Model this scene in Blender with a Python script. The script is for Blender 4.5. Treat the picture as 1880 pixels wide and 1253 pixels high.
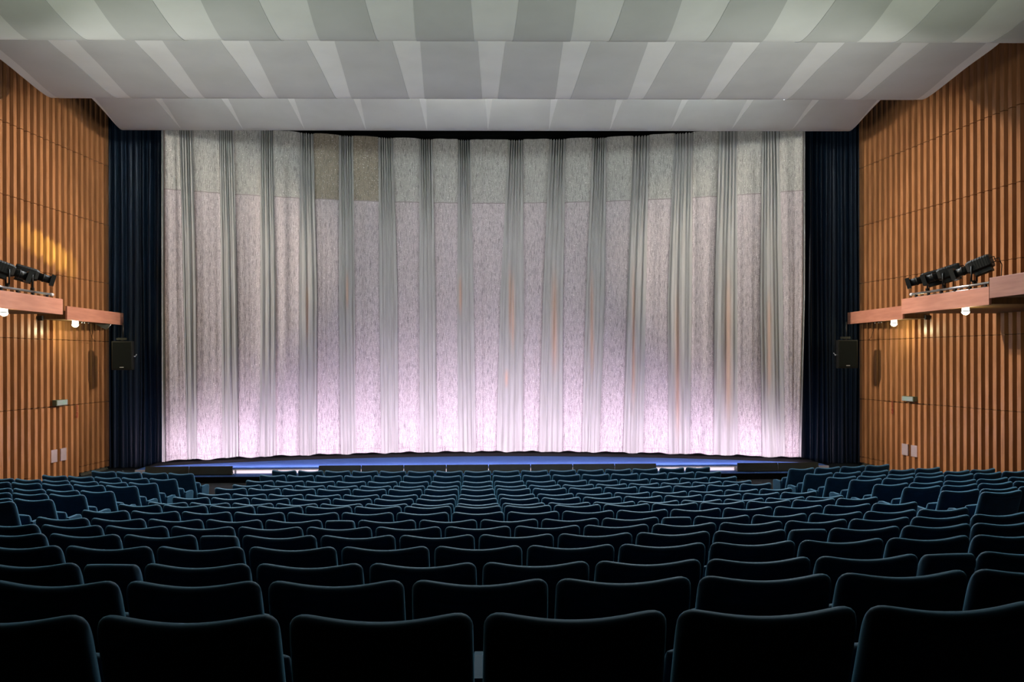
import bpy, bmesh, math, random
from mathutils import Vector, Matrix
random.seed(7)
S = bpy.context.scene
for _o in list(bpy.data.objects):
    bpy.data.objects.remove(_o, do_unlink=True)
COL = S.collection
R = math.radians

# ------------------------------------------------------------------ camera
CAMZ = 3.13                      # eye height above the flat floor in front of the stage
F_PX = 1647.0
cam_data = bpy.data.cameras.new('camera')
cam_data.sensor_width = 36.0
cam_data.lens = F_PX / 1880.0 * 36.0
cam_data.shift_x = 0.0019
cam_data.shift_y = 0.0179
cam_data.clip_end = 200
cam = bpy.data.objects.new('camera', cam_data)
COL.objects.link(cam)
th, ph = R(2.0), 0.0022
fwd = Vector((math.sin(th), math.cos(th), 0))
rt0 = Vector((math.cos(th), -math.sin(th), 0))
up0 = Vector((0, 0, 1))
rt = rt0 * math.cos(ph) - up0 * math.sin(ph)
up = rt0 * math.sin(ph) + up0 * math.cos(ph)
m = Matrix((rt, up, -fwd)).transposed().to_4x4()
m.translation = Vector((0, 0, CAMZ))
cam.matrix_world = m
S.camera = cam

# ------------------------------------------------------------------ world, exposure
w = bpy.data.worlds.new('hall_air'); S.world = w
w.use_nodes = True
w.node_tree.nodes['Background'].inputs[0].default_value = (0.5, 0.55, 0.6, 1)
w.node_tree.nodes['Background'].inputs[1].default_value = 0.0
S.view_settings.view_transform = 'Standard'
S.view_settings.look = 'None'
S.view_settings.exposure = 0.0
S.view_settings.gamma = 1.0
S.view_settings.use_curve_mapping = False

# ------------------------------------------------------------------ lights
def light(name, kind, loc, target, power, color, size=0.3, size_y=None, spot=None, blend=0.5):
    d = bpy.data.lights.new(name, kind)
    d.energy = power; d.color = color
    if kind == 'AREA':
        d.size = size
        if size_y:
            d.shape = 'RECTANGLE'; d.size_y = size_y
    else:
        d.shadow_soft_size = size
    if kind == 'SPOT':
        d.spot_size = R(spot); d.spot_blend = blend
    o = bpy.data.objects.new(name, d); COL.objects.link(o)
    o.location = loc
    v = Vector(target) - Vector(loc)
    o.rotation_euler = v.to_track_quat('-Z', 'Y').to_euler()
    return o
NEUTRAL = (1.0, 0.90, 0.78)
PINK = (1.0, 0.78, 1.0)
# flood lanterns on the gallery ledges nearer the camera, aimed at the curtain
for sx in (-1, 1):
    for y in (11.6, 13.8):
        light('curtain_flood', 'SPOT', (sx * 8.0 + 0.25, y, 5.0), (sx * -1.0, 27.2, 4.0), 720, (1.0, 0.88, 0.98), 0.12, spot=38, blend=0.9)
# wall spots in the slot between the second and third ceiling wave, crossing the hall
for sx in (-1, 1):
    for k, (x, ty) in enumerate(((4.0, 20.6), (6.0, 24.2))):
        light('wall_spot', 'SPOT', (-sx * x, 21.8, 9.72), (sx * 11.0, ty, 4.6), 5000, (1.0, 0.85, 0.70), 0.10, spot=40, blend=0.55)
    # cove lamps on the galleries nearer the camera, turned up to the ceiling
    light('gallery_uplight', 'AREA', (sx * 7.6 + 0.2, 8.0, 4.6), (sx * 3.0, 15.5, 8.7), 48, (0.95, 1.0, 0.88), 3.0, 0.5).data.spread = R(95)
    light('gallery_uplight', 'AREA', (sx * 6.6 + 0.2, 6.5, 4.4), (-sx * 1.0, 15.5, 8.3), 50, (0.97, 1.0, 0.91), 3.0, 0.5).data.spread = R(80)
    light('gallery_uplight', 'AREA', (sx * 8.3 + 0.2, 13.4, 4.9), (sx * 4.0, 14.6, 8.9), 22, (0.88, 1.0, 0.76), 1.5, 0.4).data.spread = R(130)
    light('gallery_uplight', 'AREA', (sx * 7.9 + 0.2, 13.2, 4.9), (sx * 2.5, 21.5, 9.3), 62, (1.0, 0.99, 0.97), 2.0, 0.4).data.spread = R(84)
    light('gallery_uplight', 'AREA', (sx * 7.7 + 0.2, 13.9, 4.9), (sx * 8.2, 20.5, 9.3), 20, (1.0, 1.0, 0.97), 1.5, 0.4).data.spread = R(84)
# added fill lights, unseen in the ceiling slot, turned back to brighten seat rims
for x in (-6.0, 0.0, 6.0):
    light('seat_rim_fill', 'AREA', (x, 21.72, 9.62), (x * 0.8, 7.0, 1.2), 500, (0.90, 0.96, 1.0), 3.0, 0.3).data.spread = R(120)
# lamps behind the footlight shields along the stage edge
for i in range(15):
    x = -8.0 + i * 1.17
    dist = 27.54 - 0.027 * x * x - 23.95
    light('footlight', 'AREA', (x, 23.95, 0.42), (x, 23.95 + dist, 0.65), 12.0 * dist ** 0.65, PINK, 1.1, 0.08).data.spread = R(105)
# projected patch of yellow light on the left wall
for ty, tz, pw in ((21.5, 6.55, 1000), (22.0, 6.42, 2200), (22.5, 6.28, 3600), (23.0, 6.12, 4600), (23.5, 5.98, 3600), (24.0, 5.82, 1800)):
    light('pattern_lamp', 'SPOT', (-5.5, 21.75, 9.5), (-10.75, ty, tz - 0.18), pw * 0.8, (1.0, 0.98, 0.30), 0.02, spot=6.0, blend=0.6)

# ------------------------------------------------------------------ helpers
def tag(o, label=None, cat=None, group=None, kind=None):
    if label: o['label'] = label
    if cat: o['category'] = cat
    if group: o['group'] = group
    if kind: o['kind'] = kind
    return o
def link(name, bm, mats, parent=None, smooth=False, loc=None):
    me = bpy.data.meshes.new(name)
    bmesh.ops.recalc_face_normals(bm, faces=bm.faces)
    bm.to_mesh(me); bm.free()
    for mm in (mats if isinstance(mats, (list, tuple)) else [mats]):
        me.materials.append(mm)
    if smooth:
        for p in me.polygons: p.use_smooth = True
    o = bpy.data.objects.new(name, me); COL.objects.link(o)
    if parent is not None: o.parent = parent
    if loc is not None: o.location = loc
    return o
def empty(name, loc=(0, 0, 0), rz=0.0):
    o = bpy.data.objects.new(name, None); COL.objects.link(o)
    o.empty_display_size = 0.1
    o.location = loc; o.rotation_euler = (0, 0, rz)
    return o
def box(bm, x0, x1, y0, y1, z0, z1, mat=0, M=None):
    vs = [bm.verts.new((x, y, z)) for x in (x0, x1) for y in (y0, y1) for z in (z0, z1)]
    if M is not None:
        for v in vs: v.co = M @ v.co
    for a in ((0, 1, 3, 2), (4, 6, 7, 5), (0, 4, 5, 1), (2, 3, 7, 6), (0, 2, 6, 4), (1, 5, 7, 3)):
        f = bm.faces.new([vs[i] for i in a]); f.material_index = mat
    return vs
def bevel(bm, off=0.01, seg=2):
    bmesh.ops.bevel(bm, geom=list(bm.edges), offset=off, segments=seg, affect='EDGES', profile=0.6)
def cyl(bm, p0, p1, r0, r1=None, n=16, caps=True, mat=0):
    p0, p1 = Vector(p0), Vector(p1); r1 = r0 if r1 is None else r1
    d = (p1 - p0).normalized()
    a = d.orthogonal().normalized(); b = d.cross(a)
    A = [bm.verts.new(p0 + (a * math.cos(t) + b * math.sin(t)) * r0) for t in [2 * math.pi * i / n for i in range(n)]]
    B = [bm.verts.new(p1 + (a * math.cos(t) + b * math.sin(t)) * r1) for t in [2 * math.pi * i / n for i in range(n)]]
    for i in range(n):
        f = bm.faces.new((A[i], A[(i + 1) % n], B[(i + 1) % n], B[i])); f.material_index = mat; f.smooth = True
    if caps:
        bm.faces.new(A).material_index = mat; bm.faces.new(B[::-1]).material_index = mat
def tube(bm, pts, r, n=8):
    for a, b in zip(pts, pts[1:]): cyl(bm, a, b, r, n=n)

# ------------------------------------------------------------------ materials
def mat(name, color, rough=0.6, metal=0.0, spec=0.5, **kw):
    mt = bpy.data.materials.new(name); mt.use_nodes = True
    p = mt.node_tree.nodes['Principled BSDF']
    p.inputs['Base Color'].default_value = (*color, 1)
    p.inputs['Roughness'].default_value = rough
    p.inputs['Metallic'].default_value = metal
    p.inputs['Specular IOR Level'].default_value = spec
    for k, v in kw.items(): p.inputs[k.replace('_', ' ')].default_value = v
    return mt
def noise_color(mt, c0, c1, scale, stretch=(1, 1, 1), lo=0.35, hi=0.65, detail=4, bump=0.0, coords='Object'):
    nt = mt.node_tree; N = nt.nodes; L = nt.links; p = N['Principled BSDF']
    tc = N.new('ShaderNodeTexCoord'); mp = N.new('ShaderNodeMapping'); mp.inputs['Scale'].default_value = stretch
    no = N.new('ShaderNodeTexNoise'); no.inputs['Scale'].default_value = scale; no.inputs['Detail'].default_value = detail
    cr = N.new('ShaderNodeValToRGB')
    cr.color_ramp.elements[0].position = lo; cr.color_ramp.elements[0].color = (*c0, 1)
    cr.color_ramp.elements[1].position = hi; cr.color_ramp.elements[1].color = (*c1, 1)
    L.new(tc.outputs[coords], mp.inputs[0]); L.new(mp.outputs[0], no.inputs['Vector'])
    L.new(no.outputs['Fac'], cr.inputs[0]); L.new(cr.outputs[0], p.inputs['Base Color'])
    if bump:
        b = N.new('ShaderNodeBump'); b.inputs['Strength'].default_value = bump; b.inputs['Distance'].default_value = 0.01
        L.new(no.outputs['Fac'], b.inputs['Height']); L.new(b.outputs[0], p.inputs['Normal'])
    return mt
VELVET = mat('blue_velvet', (0.01, 0.04, 0.07), 0.8, spec=0.2, Sheen_Weight=1.0, Sheen_Roughness=0.46, Sheen_Tint=(0.28, 0.72, 1.0, 1), Coat_Weight=0.35, Coat_Roughness=0.5, Coat_Tint=(0.6, 0.85, 1.0, 1))
noise_color(VELVET, (0.005, 0.036, 0.078), (0.009, 0.052, 0.11), 9, lo=0.4, hi=0.6, detail=3, bump=0.15)
BLACKMETAL = mat('black_metal', (0.012, 0.013, 0.012), 0.45, 0.3)
DARKMETAL = mat('dark_seat_metal', (0.01, 0.011, 0.012), 0.5, 0.5)
WALLWOOD = noise_color(mat('wall_slat_wood', (0.4, 0.17, 0.06), 0.32, spec=0.5), (0.35, 0.155, 0.060), (0.49, 0.225, 0.096), 3.0, (6, 6, 0.5), detail=6)
BACKWOOD = noise_color(mat('wall_back_wood', (0.16, 0.07, 0.02), 0.6), (0.10, 0.045, 0.012), (0.16, 0.075, 0.02), 3.0, (6, 6, 0.5))
DOORWOOD = noise_color(mat('door_slat_wood', (0.45, 0.2, 0.08), 0.33, spec=0.5), (0.42, 0.18, 0.07), (0.54, 0.25, 0.11), 3.0, (6, 6, 0.5), detail=6)
LEDGEWOOD = noise_color(mat('ledge_wood', (0.5, 0.22, 0.14), 0.45), (0.52, 0.215, 0.14), (0.62, 0.275, 0.18), 2.0, (6, 0.6, 8), detail=8)
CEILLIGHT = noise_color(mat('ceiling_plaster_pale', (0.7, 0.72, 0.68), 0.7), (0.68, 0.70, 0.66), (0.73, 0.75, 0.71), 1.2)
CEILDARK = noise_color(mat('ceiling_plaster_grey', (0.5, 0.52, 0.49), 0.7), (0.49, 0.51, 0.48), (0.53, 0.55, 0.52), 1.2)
BLACK = mat('matt_black', (0.006, 0.008, 0.008), 0.9, spec=0.1)
FLOORM = noise_color(mat('dark_floor_covering', (0.02, 0.03, 0.04), 0.85), (0.012, 0.018, 0.026), (0.02, 0.03, 0.042), 30)
CARPET = noise_color(mat('blue_stage_carpet', (0.05, 0.12, 0.36), 0.9, spec=0.1), (0.045, 0.11, 0.34), (0.06, 0.14, 0.40), 40)
STAGEBLACK = mat('stage_black_strip', (0.003, 0.004, 0.006), 0.9, spec=0.1)
WHITEP = mat('white_enamel', (0.8, 0.78, 0.8), 0.35)
SHIELD = noise_color(mat('footlight_shield_paint', (0.03, 0.035, 0.03), 0.55), (0.026, 0.032, 0.026), (0.034, 0.042, 0.034), 5)
CHROME = mat('bright_steel', (0.75, 0.75, 0.76), 0.28, 0.9)
GREYBOX = mat('exit_box_housing', (0.15, 0.20, 0.13), 0.5)
GREYFACE = mat('exit_box_face', (0.34, 0.40, 0.40), 0.4)
PALEGREEN = mat('exit_box_mark', (0.25, 0.5, 0.42), 0.4)
PLATE = mat('push_plate_satin', (0.80, 0.66, 0.68), 0.35, 0.5)
REDPAINT = mat('red_sign_paint', (0.30, 0.025, 0.02), 0.5)
PALEPAINT = mat('pale_sign_paint', (0.55, 0.30, 0.18), 0.5)
GRILLE = mat('speaker_grille', (0.006, 0.008, 0.006), 0.8, spec=0.2)
LENS = mat('lantern_lens', (0.05, 0.05, 0.055), 0.1)
DRAPE = mat('blue_drape_velvet', (0.002, 0.013, 0.030), 0.6, spec=0.3, Coat_Weight=0.25, Coat_Roughness=0.35, Coat_Tint=(0.3, 0.6, 1.0, 1), Sheen_Weight=0.3, Sheen_Roughness=0.3, Sheen_Tint=(0.1, 0.35, 0.8, 1))
def emit(name, color, strength):
    mt = bpy.data.materials.new(name); mt.use_nodes = True
    p = mt.node_tree.nodes['Principled BSDF']
    p.inputs['Base Color'].default_value = (*color, 1)
    p.inputs['Emission Color'].default_value = (*color, 1)
    p.inputs['Emission Strength'].default_value = strength
    return mt
GLOBE = emit('opal_lamp_glass', (1.0, 1.0, 0.86), 2.5)
TUBE = emit('footlight_tube', (1.0, 0.84, 0.93), 0.9)

# ================================================================== THE ROOM
def xl(y): return -10.65 - 0.086 * (26 - y)       # left wall line
def xr(y): return 11.20 + 0.103 * (25.8 - y)      # right wall line
ROWR = 26.0
def row_y(k): return 2.53 + 0.95 * k
ROWS = {
  0: (2.409, [(-1.366, 0.533), (-0.827, 0.544), (-0.279, 0.553), (0.277, 0.559), (0.838, 0.562), (1.4, 0.563)], [], []),
  1: (2.271, [(-1.667, 0.548), (-1.115, 0.554), (-0.558, 0.56), (0.004, 0.565), (0.571, 0.569), (1.142, 0.572), (1.715, 0.575), (2.291, 0.577)], [], []),
  2: (2.123, [(-2.257, 0.555), ('n', -1.829, 0.556), (-1.4, 0.558), (-0.841, 0.56), (-0.28, 0.563), (0.284, 0.565), (0.851, 0.569), (1.421, 0.572), (1.995, 0.576), ('n', 2.439, 0.579), (2.886, 0.582)], [], []),
  3: (2.008, [(-2.806, 0.565), (-2.243, 0.562), (-1.682, 0.56), (-1.123, 0.559), (-0.565, 0.559), (-0.005, 0.56), (0.556, 0.562), (1.12, 0.566), (1.688, 0.57), (2.261, 0.576), (2.841, 0.583), (3.428, 0.591)], [], []),
  4: (1.891, [(-3.374, 0.549), (-2.824, 0.551), (-2.272, 0.554), ('n', -1.845, 0.555), (-1.416, 0.557), (-0.858, 0.559), (-0.298, 0.562), (0.265, 0.564), (0.83, 0.566), (1.397, 0.568), (1.966, 0.57), ('n', 2.406, 0.572), (2.847, 0.574), (3.422, 0.576), (3.998, 0.578)], [], []),
  5: (1.773, [(-3.916, 0.546), (-3.368, 0.55), (-2.816, 0.554), (-2.26, 0.557), (-1.702, 0.56), (-1.14, 0.563), (-0.576, 0.565), (-0.01, 0.568), (0.559, 0.569), (1.129, 0.571), (1.701, 0.573), (2.274, 0.574), (2.848, 0.575), (3.423, 0.575), (3.998, 0.575), (4.574, 0.575)], [], []),
  6: (1.659, [(-3.914, 0.545), (-3.367, 0.548), (-2.817, 0.551), (-2.264, 0.554), (-1.708, 0.557), ('n', -1.279, 0.559), (-0.847, 0.561), (-0.285, 0.563), (0.278, 0.565), (0.844, 0.566), (1.411, 0.568), ('n', 1.849, 0.569), (2.287, 0.569), (2.857, 0.57), (3.427, 0.571), (3.998, 0.571), (4.569, 0.571)], [], []),
  7: (1.567, [(-3.905, 0.538), (-3.364, 0.545), (-2.817, 0.55), (-2.264, 0.556), (-1.706, 0.56), (-1.144, 0.564), (-0.579, 0.567), (-0.011, 0.569), (0.558, 0.57), (1.129, 0.571), (1.7, 0.571), (2.27, 0.57), (2.839, 0.568), (3.406, 0.566), (3.97, 0.563), (4.531, 0.559)], [], []),
  8: (1.475, [(-3.906, 0.54), (-3.364, 0.545), (-2.816, 0.551), (-2.263, 0.555), (-1.705, 0.559), (-1.144, 0.562), (-0.581, 0.565), (-0.014, 0.567), (0.553, 0.568), (1.122, 0.569), (1.692, 0.569), (2.261, 0.569), (2.829, 0.568), (3.396, 0.566), (3.961, 0.563), (4.522, 0.56)], [(-5.73, 0.56)], [(6.531, 0.56)]),
  9: (1.351, [(-3.91, 0.54), (-3.366, 0.546), (-2.817, 0.552), (-2.263, 0.556), (-1.705, 0.56), (-1.143, 0.563), (-0.579, 0.565), (-0.013, 0.567), (0.555, 0.568), (1.123, 0.568), (1.69, 0.567), (2.257, 0.566), (2.822, 0.564), (3.384, 0.561), (3.944, 0.557), (4.499, 0.553)], [(-6.318, 0.581), (-5.736, 0.581)], [(6.521, 0.642), (7.163, 0.642), (7.805, 0.642)]),
  10: (1.267, [(-3.927, 0.551), (-3.375, 0.554), (-2.82, 0.556), (-2.263, 0.558), (-1.704, 0.56), (-1.144, 0.561), (-0.582, 0.563), (-0.018, 0.564), (0.546, 0.564), (1.11, 0.565), (1.676, 0.565), (2.241, 0.565), (2.806, 0.565), (3.371, 0.565), (3.936, 0.564), (4.499, 0.563)], [(-6.886, 0.574), (-6.312, 0.574), (-5.738, 0.574)], [(6.47, 0.653), (7.123, 0.653), (7.776, 0.653), (8.429, 0.653)]),
  11: (1.177, [(-3.893, 0.531), (-3.357, 0.539), (-2.814, 0.546), (-2.265, 0.552), (-1.71, 0.557), (-1.151, 0.562), (-0.588, 0.565), (-0.022, 0.567), (0.546, 0.568), (1.115, 0.569), (1.683, 0.568), (2.251, 0.567), (2.816, 0.564), (3.378, 0.561), (3.937, 0.556), (4.491, 0.551)], [(-7.428, 0.568), (-6.86, 0.568), (-6.293, 0.568), (-5.725, 0.568)], [(6.453, 0.648), (7.101, 0.648), (7.748, 0.648), (8.396, 0.648), (9.043, 0.648)]),
  12: (1.121, [(-3.91, 0.544), (-3.365, 0.548), (-2.815, 0.552), (-2.262, 0.555), (-1.705, 0.558), (-1.147, 0.56), (-0.586, 0.562), (-0.023, 0.563), (0.54, 0.564), (1.105, 0.564), (1.669, 0.564), (2.233, 0.564), (2.796, 0.563), (3.358, 0.561), (3.919, 0.559), (4.477, 0.557)], [(-8.032, 0.574), (-7.459, 0.574), (-6.885, 0.574), (-6.312, 0.574), (-5.738, 0.574)], [(6.473, 0.627), (7.101, 0.627), (7.728, 0.627), (8.355, 0.627), (8.982, 0.627), (9.61, 0.627)]),
  13: (1.038, [(-3.899, 0.531), (-3.364, 0.539), (-2.822, 0.546), (-2.273, 0.552), (-1.719, 0.556), (-1.161, 0.56), (-0.599, 0.563), (-0.035, 0.565), (0.531, 0.566), (1.097, 0.566), (1.662, 0.565), (2.227, 0.563), (2.788, 0.56), (3.347, 0.556), (3.9, 0.551), (4.449, 0.546)], [(-8.523, 0.554), (-7.969, 0.554), (-7.415, 0.554), (-6.861, 0.554), (-6.307, 0.554), (-5.753, 0.554)], [(6.442, 0.621), (7.063, 0.621), (7.685, 0.621), (8.306, 0.621), (8.927, 0.621), (9.548, 0.621)]),
  14: (0.982, [(-3.914, 0.545), (-3.367, 0.549), (-2.817, 0.552), (-2.263, 0.555), (-1.707, 0.557), (-1.149, 0.559), (-0.589, 0.561), (-0.027, 0.562), (0.535, 0.563), (1.098, 0.563), (1.661, 0.563), (2.224, 0.562), (2.786, 0.562), (3.347, 0.56), (3.906, 0.559), (4.464, 0.556)], [(-7.95, 0.552), (-7.398, 0.552), (-6.846, 0.552), (-6.293, 0.552), (-5.741, 0.552)], [(6.397, 0.613), (7.01, 0.613), (7.623, 0.613), (8.236, 0.613), (8.849, 0.613)]),
  15: (0.96, [(-3.905, 0.538), (-3.364, 0.543), (-2.819, 0.548), (-2.269, 0.552), (-1.715, 0.555), (-1.158, 0.558), (-0.599, 0.56), (-0.038, 0.562), (0.524, 0.562), (1.086, 0.563), (1.649, 0.562), (2.211, 0.561), (2.771, 0.56), (3.33, 0.557), (3.885, 0.554), (4.438, 0.551)], [(-7.37, 0.547), (-6.823, 0.547), (-6.276, 0.547), (-5.73, 0.547)], [(6.414, 0.586), (7.001, 0.586), (7.587, 0.586), (8.173, 0.586)]),
  16: (0.93, [(-3.892, 0.536), (-3.353, 0.542), (-2.809, 0.547), (-2.259, 0.552), (-1.705, 0.556), (-1.148, 0.559), (-0.588, 0.561), (-0.026, 0.563), (0.538, 0.564), (1.103, 0.565), (1.668, 0.565), (2.232, 0.564), (2.795, 0.562), (3.355, 0.56), (3.914, 0.557), (4.469, 0.553)], [], []),
}
# floor: one low step for every row of seats, the steps curved like the rows
bm = bmesh.new()
edges = []                                         # (y of the nosing at x=0, height behind it)
for k in range(-10, 17):
    z = (ROWS[k][0] - 0.93) if k >= 0 else (ROWS[0][0] - 0.93 + 0.14 * (-k))
    edges.append((row_y(k) - 0.40, z))
edges.append((row_y(17) - 0.35, 0.0))
edges[-2] = (edges[-2][0], 0.0)
xs = [-15 + i * 0.75 for i in range(41)]
prev = None
def line(y0, z, flat=False):
    return [bm.verts.new((x, y0 + (0 if flat else min(abs(x), 14) ** 2 / (2 * ROWR)), z)) for x in xs]
strips = []
for (y0, z), (y1, z1) in zip(edges, edges[1:]):
    a = line(y0, z); b = line(y1, z)
    strips.append((a, b))
for a, b in strips:
    for i in range(len(xs) - 1): bm.faces.new((a[i], a[i + 1], b[i + 1], b[i]))
for (a, b), (c, d) in zip(strips, strips[1:]):
    for i in range(len(xs) - 1): bm.faces.new((b[i], b[i + 1], c[i + 1], c[i]))
last = strips[-1][1]; far = line(29.0, 0.0, True)
for i in range(len(xs) - 1): bm.faces.new((last[i], last[i + 1], far[i + 1], far[i]))
tag(link('floor', bm, FLOORM), kind='structure')

# stage: a wide low step, then the stage floor with its blue carpet and black strip
STY0, STY1, STZ0, STZ1 = 23.03, 23.69, 0.152, 0.261
bm = bmesh.new()
box(bm, -8.95, 9.35, STY0, STY1 + .01, 0.0, STZ0, 0)
box(bm, -8.95, 9.35, STY1, 28.6, 0.0, STZ1, 0)
box(bm, -8.95, 9.35, STY0 - .004, STY0 + .04, STZ0 - .006, STZ0 + .006, 0)
for f in bm.faces:
    c = f.calc_center_median()
    pass
stage = link('floor', bm, [CARPET, STAGEBLACK])
for p in stage.data.polygons:
    if abs(p.normal.y) > .5: p.material_index = 1
tag(stage, kind='structure')
def cur_y(x): return 27.54 - 0.027 * x * x
bm = bmesh.new()
px = [-8.95 + i * 18.3 / 40 for i in range(41)]
A = [bm.verts.new((x, cur_y(x) - 0.95 - 0.008 * (9 - abs(x)), STZ1 + .004)) for x in px]
B = [bm.verts.new((x, 28.6, STZ1 + .004)) for x in px]
for i in range(40): bm.faces.new((A[i], A[i + 1], B[i + 1], B[i]))
tag(link('floor', bm, STAGEBLACK), kind='structure')
# white nosing along the stage edge
bm = bmesh.new(); box(bm, -8.95, 9.35, STY1 - .02, STY1 + .03, STZ0 + .002, STZ1 + .003)
tag(link('trim_1', bm, WHITEP), kind='structure')

# side walls: vertical timber slats on a dark timber board, in tall courses
COURSES = [-0.6, 0.27, 1.955, 3.66, 5.32, 6.98, 8.67, 10.35, 11.9]
def slat_wall(name, xf, side, y0, y1, pitch, phase, skip=None):
    bm = bmesh.new()
    fw, bw, dp = 0.12, 0.14, 0.10
    y = y1 - phase; n = 0
    sgn = 1 if side < 0 else -1                    # slats stand out towards the middle of the hall
    ang = math.atan2(xf(y1) - xf(y0), y1 - y0)
    def P(yy, d, z): return bm.verts.new((xf(yy) + sgn * d, yy, z))
    a = [P(y0, 0, -0.6), P(y1, 0, -0.6), P(y1, 0, 11.9), P(y0, 0, 11.9)]
    b = [P(y0, -0.15, -0.6), P(y1, -0.15, -0.6), P(y1, -0.15, 11.9), P(y0, -0.15, 11.9)]
    bm.faces.new(a).material_index = 1
    bm.faces.new(b[::-1]).material_index = 1
    for i in range(4):
        bm.faces.new((a[i], b[i], b[(i + 1) % 4], a[(i + 1) % 4])).material_index = 1
    while y > y0 + .1:
        for z0, z1 in zip(COURSES, COURSES[1:]):
            if skip and z0 < 1.9 and skip[0] < y < skip[1]: continue
            if z0 < 0.2 and y > 18: z0 = 0.10 if y > 24.4 else 0.02
            g = 0.008
            lo = [P(y - bw / 2, 0, z0 + g), P(y - fw / 2, dp, z0 + g), P(y + fw / 2, dp, z0 + g), P(y + bw / 2, 0, z0 + g)]
            hi = [P(y - bw / 2, 0, z1 - g), P(y - fw / 2, dp, z1 - g), P(y + fw / 2, dp, z1 - g), P(y + bw / 2, 0, z1 - g)]
            for i in range(3): bm.faces.new((lo[i], lo[i + 1], hi[i + 1], hi[i]))
            bm.faces.new(lo[::-1]); bm.faces.new(hi)
        y -= pitch
    return tag(link(name, bm, [WALLWOOD, BACKWOOD]), kind='structure')
DL, DR = (22.22, 24.44), (22.57, 24.57)
slat_wall('wall_left', xl, -1, -7.0, 26.0, 0.272, 0.07, DL)
slat_wall('wall_right', xr, 1, -7.0, 25.8, 0.262, 0.07, DR)

def door(name, xf, side, rng, pitch, phase, y1, plates, sign):
    sgn = 1 if side < 0 else -1
    bm = bmesh.new()
    fw, bw, dp = 0.12, 0.14, 0.11
    y = y1 - phase
    def P(yy, d, z): return bm.verts.new((xf(yy) + sgn * d, yy, z))
    while y > rng[0]:
        if y < rng[1]:
            lo = [P(y - bw / 2, 0, .03), P(y - fw / 2, dp, .03), P(y + fw / 2, dp, .03), P(y + bw / 2, 0, .03)]
            hi = [P(y - bw / 2, 0, 1.935), P(y - fw / 2, dp, 1.935), P(y + fw / 2, dp, 1.935), P(y + bw / 2, 0, 1.935)]
            for i in range(3): bm.faces.new((lo[i], lo[i + 1], hi[i + 1], hi[i]))
            bm.faces.new(lo[::-1]); bm.faces.new(hi)
        y -= pitch
    q = [P(rng[0], .012, .03), P(rng[1], .012, .03), P(rng[1], .012, 1.935), P(rng[0], .012, 1.935)]
    q2 = [P(rng[0], .001, .03), P(rng[1], .001, .03), P(rng[1], .001, 1.935), P(rng[0], .001, 1.935)]
    bm.faces.new(q); bm.faces.new(q2[::-1])
    for i in range(4): bm.faces.new((q[i], q2[i], q2[(i + 1) % 4], q[(i + 1) % 4]))

    d = tag(link(name, bm, [DOORWOOD, BACKWOOD]), kind='structure')
    for p in d.data.polygons:
        if p.area > 1.5: p.material_index = 1
    slope = math.atan2(xf(rng[1]) - xf(rng[0]), rng[1] - rng[0])
    for (pa, pb, pz0, pz1) in plates:
        bm = bmesh.new()
        vs = box(bm, 0, .03, 0, pb - pa, pz0, pz1); bevel(bm, .006, 2)
        M = Matrix.Translation((xf(pa) + sgn * .113, pa, 0)) @ Matrix.Rotation(-slope, 4, 'Z') @ (Matrix.Scale(sgn, 4, (1, 0, 0)))
        bmesh.ops.transform(bm, matrix=M, verts=bm.verts)
        o = link('push_plate', bm, PLATE, d, smooth=False); o['label'] = 'pale push plate'
    # small red no-entry mark with upright lettering on a slat
    sy, sz0, sz1 = sign
    bm = bmesh.new()
    xx = xf(sy) + sgn * .115
    n = 24; r1, r2 = .075, .052; cz = sz0 + .075
    ring = []
    for i in range(n):
        t = 2 * math.pi * i / n
        ring.append([bm.verts.new((xx, sy + math.cos(t) * r * .8, cz + math.sin(t) * r)) for r in (r1, r2)])
    for i in range(n):
        a, b = ring[i], ring[(i + 1) % n]; bm.faces.new((a[0], b[0], b[1], a[1]))
    def bar(ya, za, yb, zb, hw):
        dy, dz = yb - ya, zb - za; l = math.hypot(dy, dz); ny, nz = -dz / l * hw, dy / l * hw
        bm.faces.new([bm.verts.new((xx + sgn * .001, sy + p, q)) for p, q in ((ya + ny, za + nz), (yb + ny, zb + nz), (yb - ny, zb - nz), (ya - ny, za - nz))])
    bar(-.035, cz - .045, .035, cz + .045, .012)
    z = sz0 + .19
    for wdt in (.05, .05, .04, .05, .05):
        bar(-.045, z, .045, z, .008); bar(-.04 if wdt > .045 else .04, z - .012, -.04 if wdt > .045 else .04, z + .014, .008); z += .038
    o = link('sign_mark', bm, REDPAINT, d); o['label'] = 'small red painted prohibition mark'
    return d
door('door_1', xl, -1, DL, .272, .07, 26.0, [(23.0, 23.27, .54, .86), (23.43, 23.70, .54, .86)], (24.26, 1.60, 1.95))
door('door_2', xr, 1, DR, .262, .07, 25.8, [(23.31, 23.59, .56, .86), (22.90, 23.17, .56, .86)], (24.08, 1.62, 1.95))
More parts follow.
